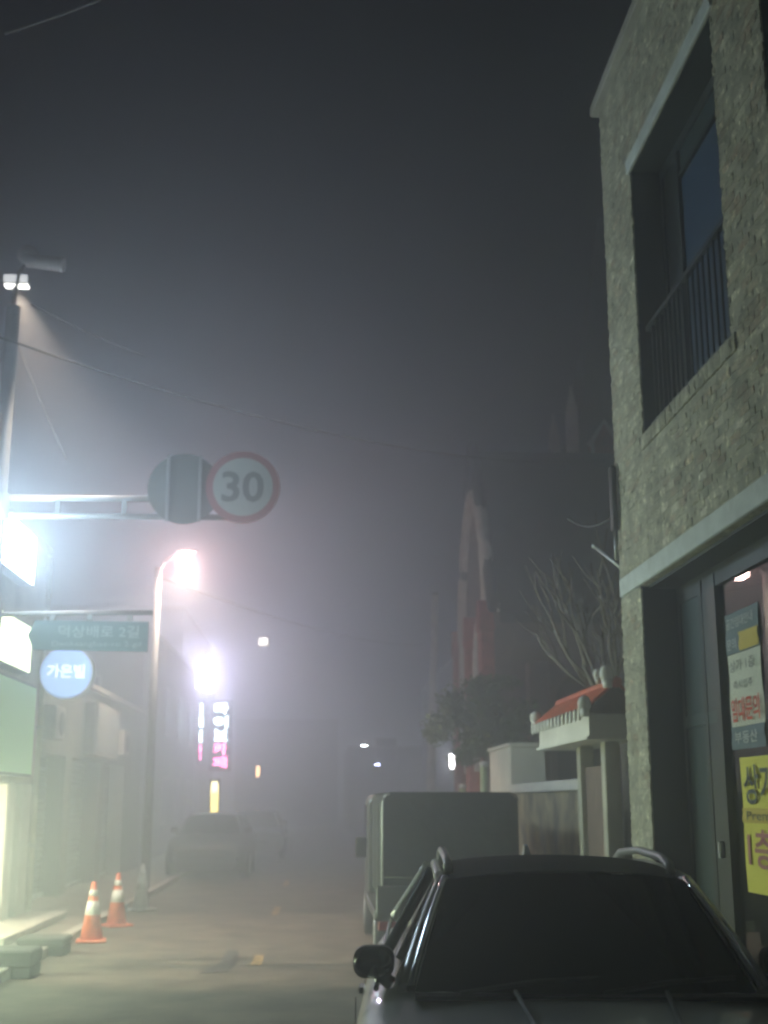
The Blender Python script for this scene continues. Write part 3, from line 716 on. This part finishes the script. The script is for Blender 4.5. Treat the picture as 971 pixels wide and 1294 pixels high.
# ------------------------------------------------------------------ traffic cones
def cone(label, loc, mats, grp=None):
    t = thing('traffic_cone', label, 'traffic cone', loc, random.uniform(0, 1), grp)
    MB().bbox(-.19, .19, -.19, .19, 0, .035, .012).build('base', mats[2], t)
    def seg(nm, z0, z1, m, e=0):
        r_ = lambda z: .145 - .118*(z-.035)/.70
        MB().cyl((0, 0, z0), (0, 0, z1), r_(z0)+e, r_(z1)+e, n=24).build(nm, m, t)
    seg('body', .035, .735, mats[0]); seg('reflective_band', .33, .50, mats[1], .004); seg('reflective_band', .56, .64, mats[1], .004)
    return t
cone('orange traffic cone with white bands next to the smaller dark stone block', (-2.85, 16.65, .001), (M['orange'], M['cone_white'], M['orange']))
cone('orange traffic cone with white bands between the first cone and the pale cone', (-2.85, 18.65, .001), (M['orange'], M['cone_white'], M['orange']))
cone('faded pale traffic cone nearest the foot of the street lamp', (-2.86, 21.3, .001), (M['pale_cone'], M['pale_cone'], M['pale_cone']))

# ------------------------------------------------------------------ cars
def lerp_tab(tab, y):
    for (a, va), (b_, vb) in zip(tab, tab[1:]):
        if y <= b_: t = (y-a)/(b_-a); t = max(0, t); return va + (vb-va)*t
    return tab[-1][1]
def make_car(label, loc, rz, paint, rails=True, roof_m=None, name='parked_car', detail=True):
    L = 4.35
    t = thing(name, label, 'car', loc, rz)
    zt = [(0, .66), (.06, .76), (.22, .845), (.6, .93), (1.02, .985), (1.3, 1.0), (3.9, 1.03), (4.15, .98), (4.3, .86), (L, .70)]
    wd = [(0, .70), (.06, .78), (.22, .86), (.6, .925), (1.1, .95), (3.6, .95), (4.1, .89), (4.3, .81), (L, .72)]
    rings = []
    ysx = [0, .05, .12, .22, .4, .6, .8, 1.02, 1.15, 1.3, 1.7, 2.2, 2.7, 3.2, 3.6, 3.9, 4.1, 4.22, 4.3, L]
    for y in ysx:
        h = lerp_tab(zt, y); w = lerp_tab(wd, y)
        half_ = [(0, h+.012), (w*.35, h+.010), (w*.62, h), (w*.80, h-.02), (w*.92, h-.055), (w*.985, h-.13), (w, h-.24), (w*.995, .50), (w*.985, .36), (w*.93, .24), (w*.80, .20)]
        rings.append([(x, y, z) for x, z in half_] + [(-x, y, z) for x, z in half_[::-1][:-1]])
    MB().loft(rings, smooth=True).build('body', paint, t)
    # windscreen
    def ws(u, v):
        s_ = u*2-1; hw = .70 + (.555-.70)*v
        y = 1.00 + .20*s_*s_ + (.68)*v - .06*s_*s_*v; z = .985 + .445*v - .035*s_*s_*v
        return (s_*hw, y, z)
    MB().grid(ws, 14, 8).build('windscreen', M['tinted'], t)
    # roof
    def rf(u, v):
        s_ = u*2-1; y0 = 1.68 + .14*s_*s_; y = y0 + (3.95 - y0)*v; hw = .555 + .03*math.sin(math.pi*v)
        z = 1.43 + .055*math.sin(math.pi*min(1, v*1.15+.05)) - .075*v*v - .035*s_*s_ - .02*abs(s_)**6
        return (s_*hw, y, z)
    MB().grid(rf, 14, 12).build('roof', roof_m or paint, t)
    def rg(u, v):
        s_ = u*2-1; y = 3.95 + .32*v; z = rf(u, 1)[2] + (1.03 - rf(u, 1)[2])*v; return (s_*(.555+.15*v), y, z)
    MB().grid(rg, 10, 5).build('rear_window', M['tinted'], t)
    for sd in (-1, 1):
        q = MB()
        def sg(u, v):
            y = 1.34 + 2.62*u + .44*v*(1-u); yy = min(y, 4.15)
            return (sd*(.800 + (.570-.800)*v), yy - .12*v*u, .99 + (1.375-.99)*v + .03*math.sin(math.pi*u)*v)
        q.grid(sg, 12, 5); so = q.build('side_window', M['tinted'], t)
        # pillars as swept strips
        def pil(nm, a, b_, r, m, par=t, mid=None):
            a = Vector(a); b_ = Vector(b_); md = (a+b_)/2 + Vector(mid or (0, 0, 0))
            pts = [a*(1-s)**2 + md*2*s*(1-s) + b_*s*s for s in [i/8 for i in range(9)]]
            return MB().tube(pts, r, n=8).build(nm, m, par)
        pil('front_pillar', (sd*.740, 1.22, .985), (sd*.565, 1.86, 1.385), .036, paint, mid=(sd*.01, -.02, .02))
        pil('pillar_trim', (sd*.716, 1.185, 1.00), (sd*.557, 1.79, 1.40), .017, M['chrome'], mid=(sd*.01, -.03, .02))
        pil('middle_pillar', (sd*.842, 2.45, 1.0), (sd*.605, 2.55, 1.40), .03, M['black'])
        pil('rear_pillar', (sd*.80, 4.05, 1.02), (sd*.59, 3.9, 1.34), .06, paint)
        pil('window_trim', (sd*.86, 1.25, .99), (sd*.85, 4.05, 1.02), .012, M['chrome'])
        pil('roof_edge', (sd*.575, 1.84, 1.385), (sd*.565, 3.95, 1.35), .028, paint, mid=(sd*.02, 0, .075))
        if rails:
            rp_ = [(sd*.535, 1.98, 1.405), (sd*.535, 2.04, 1.45), (sd*.54, 2.25, 1.475), (sd*.545, 2.9, 1.485), (sd*.54, 3.5, 1.45), (sd*.535, 3.75, 1.38)]
            MB().tube(rp_, .022, n=10).build('roof_rail', M['paint'], t)
        # mirror
        mr = MB(); mr.prism(rrect(sd*.875-.088, sd*.875+.088, 1.01, 1.14, .05, 5), 'y', 1.40, 1.47)
        mo = mr.build('mirror', M['black'] if detail else paint, t)
        MB().tube([(sd*.80, 1.46, .98), (sd*.86, 1.45, 1.03)], .03).build('mirror_arm', M['black'], mo)
        MB().ball((sd*.875, 1.40, 1.075), .086, .055, .062, 16, 10).build('mirror_cap', M['gloss_black'], mo)
        # wheels, lamps, door lines
        for yy in (.86, 3.50):
            wh = MB().cyl((sd*.76, yy, .325), (sd*.955, yy, .325), .325, n=28).build('wheel', M['rubber'], t)
            MB().cyl((sd*.94, yy, .325), (sd*.962, yy, .325), .22, n=20).build('rim', M['steel'], wh)
        MB().ball((sd*.60, .17, .68), .17, .13, .075).build('headlight', M['chrome'], t)
        MB().ball((sd*.64, 4.24, .82), .13, .10, .08).build('tail_light', M['tail_red'], t)
        for yy in (1.42, 2.46, 3.45):
            MB().box(sd*.951, sd*.9545, yy, yy+.012, .34, .93).build('door_seam', M['black'], t)
        for yy in (2.28, 3.25): MB().bbox(min(sd*.95, sd*.98), max(sd*.95, sd*.98), yy, yy+.16, .82, .85, .006).build('door_handle', M['chrome'], t)
        MB().tube([(sd*.30, 1.02, 1.012), (sd*.26, .55, .955), (sd*.22, .25, .885)], .010, n=6).build('bonnet_crease', paint, t)
    if rails:
        MB().loft([[(-.03, 3.62, 1.385), (.03, 3.62, 1.385), (.03, 3.86, 1.375), (-.03, 3.86, 1.375)], [(-.012, 3.76, 1.475), (.012, 3.76, 1.475), (.012, 3.84, 1.485), (-.012, 3.84, 1.485)]]).build('antenna_fin', M['white_reflector'], t)
    MB().box(-.70, .70, .97, 1.06, .985, 1.002).build('cowl', M['black'], t)
    for wx, wlen in ((-.52, .62), (.05, .55)):
        MB().tube([(wx, 1.02, 1.005), (wx+wlen*.5, 1.06, 1.045), (wx+wlen, 1.13, 1.052)], .010, n=6).build('wiper', M['black'], t)
    MB().bbox(-.45, .45, -.012, .10, .48, .60, .02).build('grille', M['black'], t)
    if detail: MB().box(-.26, .26, -.022, -.014, .36, .47).build('number_plate', M['sign_white'], t)
    return t
make_car('silver car with black windscreen and roof rails parked beside the brick building', (1.018, 4.103, .0), R(-4.4), M['paint'], True, M['roof_glass'])
make_car('dark saloon car parked at the kerb past the street lamp', (-2.50, 29.0, .0), 0, M['car_dark'], False, detail=False)
make_car('grey car parked behind the dark saloon beside the yellow upright sign', (-1.9, 38.5, .0), 0, M['car_grey'], False, detail=False)

# ------------------------------------------------------------------ small canvas-backed truck
tk = thing('canvas_truck', 'small truck with a dark green canvas cover parked ahead of the silver car', 'truck', (1.47, 13.8, 0))
out = rrect(-.75, .75, .62, 1.83, .12, 6)
MB().loft([[(x*.995, .0, z) for x, z in out], [(x, .03, z) for x, z in out], [(x, 2.5, z) for x, z in out], [(x*.99, 2.53, z) for x, z in out]]).build('canvas_cover', M['canvas'], tk)
for yy in (.05, .85, 1.65, 2.45): MB().tube([(x*1.004, yy, z*1.002) for x, z in rrect(-.75, .75, .64, 1.832, .09, 4)][0:12], .010, n=6).build('canvas_rib', M['canvas'], tk)
ed = MB(); ed.tube([(-.752, -.004, .64), (-.752, -.004, 1.72), (-.73, -.004, 1.80), (-.67, -.004, 1.828)], .014, n=6); ed.build('corner_strap', M['sign_white'], tk)
MB().tube([(-.74, -.012, .95), (-.2, -.014, .93), (.3, -.014, .94), (.74, -.012, .96)], .008, n=6).build('tie_rope', M['rope'], tk)
MB().bbox(-.84, .84, -.04, 2.6, .50, .615, .01).build('bed', M['truck_paint'], tk)
MB().bbox(-.82, .82, -.07, -.042, .52, .86, .01).build('tailgate', M['truck_paint'], tk)
MB().box(-.35, .35, .2, 4.3, .34, .49).build('chassis', M['black'], tk)
cb = MB(); cb.loft([[(x, y_, z) for x, z in rrect(-.80*k, .80*k, .45, top, .12, 4)] for y_, k, top in ((2.62, .98, 1.80), (2.75, 1.0, 1.84), (3.6, 1.0, 1.84), (4.15, .98, 1.30), (4.25, .95, 1.15))], smooth=True)
cb.build('cab', M['truck_paint'], tk)
MB().grid(lambda u, v: (-.68+1.36*u, 4.195-.52*v, 1.22+.55*v), 6, 4).build('windscreen', M['tinted'], tk)
MB().box(-.55, .55, 2.605, 2.618, 1.25, 1.7).build('rear_window', M['tinted'], tk)
for sd in (-1, 1):
    MB().box(sd*.802, sd*.808, 2.85, 3.6, 1.15, 1.7).build('side_window', M['tinted'], tk)
    mo = MB().bbox(sd*.88-.07, sd*.88+.07, 2.98, 3.04, 1.02, 1.28, .015).build('mirror', M['black'], tk)
    MB().tube([(sd*.79, 3.2, 1.25), (sd*.86, 3.02, 1.2)], .014, n=6).build('mirror_arm', M['black'], mo)
    for yy in (.75, 3.7):
        wh = MB().cyl((sd*.60, yy, .30), (sd*.80, yy, .30), .30, n=24).build('wheel', M['rubber'], tk)
        MB().cyl((sd*.79, yy, .30), (sd*.81, yy, .30), .18, n=18).build('rim', M['steel'], wh)
    MB().bbox(sd*.70-.10, sd*.70+.10, -.085, -.045, .40, .495, .01).build('tail_light', M['tail_red'], tk)
MB().box(-.17, .17, -.06, -.045, .38, .48).build('number_plate', M['sign_white'], tk)

# ------------------------------------------------------------------ far end of the street, in the fog
def block(label, x0, x1, y0, y1, h, wins, face, m='far_wall'):
    org = Vector(((x0+x1)/2, y0, 0)); t = thing('far_building', label, 'building', org)
    LM(org).box(x0, x1, y0, y1, 0, h).build('wall', M[m], t)
    LM(org).bbox(x0-.08, x1+.08, y0-.08, y1+.08, h+.002, h+.14, .01).build('coping', M['concrete'], t)
    xf = x1 if face > 0 else x0
    for zz in [q for q in (1.0, 3.8, 6.6) if q + 1.7 < h]:
        for k in range(wins):
            yy = y0 + (k+.5)*(y1-y0)/wins
            f_ = LM(org).box(xf-.03, xf+.03, yy-.75, yy+.75, zz, zz+1.5).build('window', M['concrete'], t)
            LM(org).box(xf+face*.031, xf+face*.04, yy-.68, yy+.68, zz+.07, zz+1.43).build('pane', M['window_dark'], f_)
    for k in range(2):
        xx = x0 + (k+.5)*(x1-x0)/2
        f_ = LM(org).box(xx-.6, xx+.6, y0-.03, y0+.03, 3.8, 5.2).build('window', M['concrete'], t)
        LM(org).box(xx-.53, xx+.53, y0-.04, y0-.031, 3.87, 5.13).build('pane', M['window_dark'], f_)
    return t
block('two-storey building beyond the long low one, hidden in fog', -12, -4.9, 35, 50, 6.6, 4, 1)
block('tall building carrying the bright vertical neon signs in the fog', -13, -5.6, 51, 68, 9.5, 5, 1)
block('plain building beyond the church, nearly lost in fog', 5.2, 14, 45, 62, 7.0, 4, -1)
block('building closing the far end of the street, nearly lost in fog', 1.8, 10, 70, 84, 4.6, 4, -1)
block('house with two small lit signs, far down the street', -6, 1.5, 92, 104, 7.5, 3, 1)

def lit_sign(name, label, px, py, Y, w, h, m, shape='box', cat='sign', post=None):
    p = on_y(px, py, Y); t = thing(name, label, cat, p)
    r_ = min(w, h)*.48 if shape == 'round' else min(w, h)*.15
    MB().prism(rrect(-w/2-.03, w/2+.03, -h/2-.03, h/2+.03, r_, 5), 'y', .0, .16).build('case', M['dark_frame'], t)
    MB().prism(rrect(-w/2, w/2, -h/2, h/2, r_, 5), 'y', -.02, -.002).build('face', m, t)
    if post == 'ground':
        MB().cyl((0, .08, -p.z), (0, .08, -h/2), .04, n=8).build('post', M['steel'], t)
    elif post: MB().box(-abs(post), -w/2, .05, .10, -.03, .03).build('bracket', M['steel'], t)
    return t
lit_sign('oval_sign', 'tall blinding white rounded sign above the vertical neon lettering', 263, 852, 52, .52, 1.5, emit('oval_face', (.82, .75, 1.0), 220.0), 'round', post=.9)
lit_sign('small_sign', 'small white lit sign between the street lamp pole and the rounded white sign', 216, 855, 46, .26, .52, emit('small_white', (.95, .95, 1.0), 40.0), post=.3)
lit_sign('small_sign', 'slim pale lit strip touching the rounded white sign', 250, 852, 53, .18, 1.1, emit('strip_white', (.90, .90, 1.0), 25.0), post=.3)
lit_sign('small_sign', 'faint pale lit square high up in the fog beside the street lamp glow', 333, 811, 60, .42, .36, emit('faint_white', (1.0, .95, .85), 9.0), post=.3)
yp = on_y(271, 1015, 41)
ys_ = thing('upright_sign', 'slim yellow lit upright sign standing behind the dark saloon', 'sign', (yp.x, 41, 0))
MB().prism([(-.20, 0), (.20, 0), (.16, .25), (-.16, .25)], 'y', -.15, .2).build('base', M['dark_frame'], ys_)
MB().bbox(-.17, .17, .0, .10, .25, 2.45, .03).build('case', M['dark_frame'], ys_)
MB().prism(rrect(-.12, .12, .75, 2.30, .05, 4), 'y', -.02, -.002).build('face', emit('yellow_face', (1.0, .78, .22), 4.5), ys_)
MB().prism(rrect(-.10, .10, 2.02, 2.36, .04, 4), 'y', -.04, -.022).build('top_plate', emit('yellow_plate', (1.0, .85, .45), 6.0), ys_)
# vertical neon lettering: one board, five glyphs
np_ = on_y(279, 929, 52)
ne = thing('neon_sign', 'vertical neon lettering, icy white above and pink below, far down the street', 'sign', np_)
MB().bbox(-.46, .46, .04, .2, -1.45, 1.45, .02).build('case', M['dark_frame'], ne)
nw = emit('neon_white', (.60, .86, 1.0), 26.0); npk = emit('neon_pink', (1.0, .16, .45), 20.0)
for k, gl_ in enumerate('라이브카페'):
    text('glyph', gl_, nw if k < 3 else npk, (0, .035, 1.10-k*.55), .56, .46, FACE_CAM, ne, .01, .02)
MB().box(-1.6, -.46, .08, .14, .9, 1.0).build('bracket', M['steel'], ne)
n2p = on_y(254, 925, 56)
ne2 = thing('neon_sign', 'narrow broken white and pink neon strip beside the vertical neon lettering', 'sign', n2p)
MB().bbox(-.12, .12, .03, .4, -1.45, 1.45, .02).build('case', M['dark_frame'], ne2)
for k, (z_, h_, w_) in enumerate(((1.0, .5, .10), (.45, .42, .16), (-.2, .5, .10), (-.75, .3, .10), (-1.1, .25, .05))):
    MB().bbox(-w_/2, w_/2, -.01, .025, z_-h_/2, z_+h_/2, .01).build('tube', nw if k < 3 else npk, ne2)
MB().box(-.6, -.12, .08, .14, .9, 1.0).build('bracket', M['steel'], ne2)
lit_sign('small_sign', 'tiny white lit sign above the truck, seen past the leaning pole', 460, 947, 72, .32, .50, emit('tiny_white', (.85, .95, 1.0), 160.0), post=.4)
lit_sign('small_sign', 'slim bluish lit sign next to the tiny white one above the truck', 477, 958, 70, .20, .85, emit('tiny_blue', (.55, .62, 1.0), 60.0), post=.4)
lit_sign('small_sign', 'small white upright lit sign under the trimmed tree', 573, 962, 44, .24, .52, emit('under_tree', (1.0, .96, 1.0), 40.0), post=.3)
sg_ = lit_sign('blue_white_sign', 'slanting icy blue lit sign showing below the trimmed tree', 597, 946, 44, .26, .62, emit('icy', (.60, .78, 1.0), 40.0), post=.3); sg_.rotation_euler.y = R(12)
lit_sign('small_sign', 'faint orange lit sign low in the fog past the yellow upright sign', 326, 975, 62, .16, .5, emit('faint_orange', (1.0, .55, .25), 14.0), post=.3)

# leaning utility pole past the church
up_ = thing('utility_pole', 'slim leaning utility pole standing in fog beyond the trimmed tree', 'pole', (3.02, 34, 0))
MB().cyl((0, 0, 0), (.24, 0, 7.4), .13, .09, n=14).build('shaft', M['church_stone'], up_)
MB().cyl((.239, 0, 7.39), (.241, 0, 7.46), .105, .07, n=14).build('cap', M['steel'], up_)

# ------------------------------------------------------------------ cables
def cable(label, a, b_, sag, r=.012, m='wire'):
    a = Vector(a); b_ = Vector(b_); mid = (a+b_)/2
    q = LM(mid); q.tube([a.lerp(b_, i/20) - Vector((0, 0, sag*4*(i/20)*(1-i/20))) for i in range(21)], r, n=6)
    o = q.build('cable', M[m]); o.location = mid
    return tag(o, label, 'cable')
cable('dark cable sagging across the street to the church tower', (-6.2, 12.5, 7.6), on_y(765, 583, 27), .75, .013)
cable('thin cable running from the street lamp pole deeper into the fog', (-3.29, 24.9, 6.2), on_y(540, 815, 60), .4, .014)
cable('pale cable slanting down from the head of the sign pole', on_y(10, 400, 15.2), on_y(84, 580, 19), .06, .010, 'pale_wire')
cable('thin cable leaving the sign pole below the white floodlight', on_y(40, 385, 15.3), on_y(190, 452, 24), .05, .012)
cable('pale overhead cable crossing high above the sign pole', on_y(6, 42, 12), on_y(140, -6, 12), .02, .016, 'pale_wire')
cable('black cable looping off the corner of the brick building', (2.66, 10.66, 4.27), on_y(718, 655, 12.5), .10, .012)
jb = thing('conduit_box', 'narrow dark conduit box on the corner of the brick building', 'conduit', (XB-.02, 10.68, 4.1))
MB().bbox(-.05, .0, -.05, .05, .02, .62, .01).build('case', M['black'], jb); MB().cyl((-.02, 0, -.25), (-.02, 0, .02), .018, n=8).build('pipe', M['steel'], jb)
br = thing('cable_bracket', 'short pale slanting bar sticking out behind the brick building corner', 'bracket', on_y(752, 690, 11.6))
e_ = on_y(792, 722, 11.0) - br.location
MB().tube([(0, 0, 0), e_], .022, n=8).build('bar', M['steel'], br); MB().ball((0, 0, 0), .03, .03, .03).build('tip', M['steel'], br)

# ------------------------------------------------------------------ haze
hz = MB().box(-152, 152, -42, 172, -1.5, 19.0).build('haze', None); hz['kind'] = 'stuff'
hm = bpy.data.materials.new('fog'); hm.use_nodes = True
nt = hm.node_tree; nt.nodes.remove(nt.nodes['Principled BSDF'])
pv = nt.nodes.new('ShaderNodeVolumePrincipled'); pv.inputs['Density'].default_value = .034
pv.inputs['Color'].default_value = (.86, .91, .99, 1); pv.inputs['Anisotropy'].default_value = .79
nt.links.new(pv.outputs[0], nt.nodes['Material Output'].inputs['Volume'])
hz.data.materials.append(hm)

# repeats of a kind share a group
GROUPS = dict(traffic_cone='traffic cones along the kerb', small_sign='small lit signs down the street', neon_sign='vertical neon signs down the street',
              far_building='buildings lost in the fog', air_conditioner='air conditioners on the low building', stone_block='dark stone blocks at the kerb',
              cable='overhead cables', parked_car='cars parked along the street', gate_post='pale green posts')
for o in bpy.data.objects:
    k = o.name.split('.')[0]
    if o.parent is None and k in GROUPS: o['group'] = GROUPS[k]
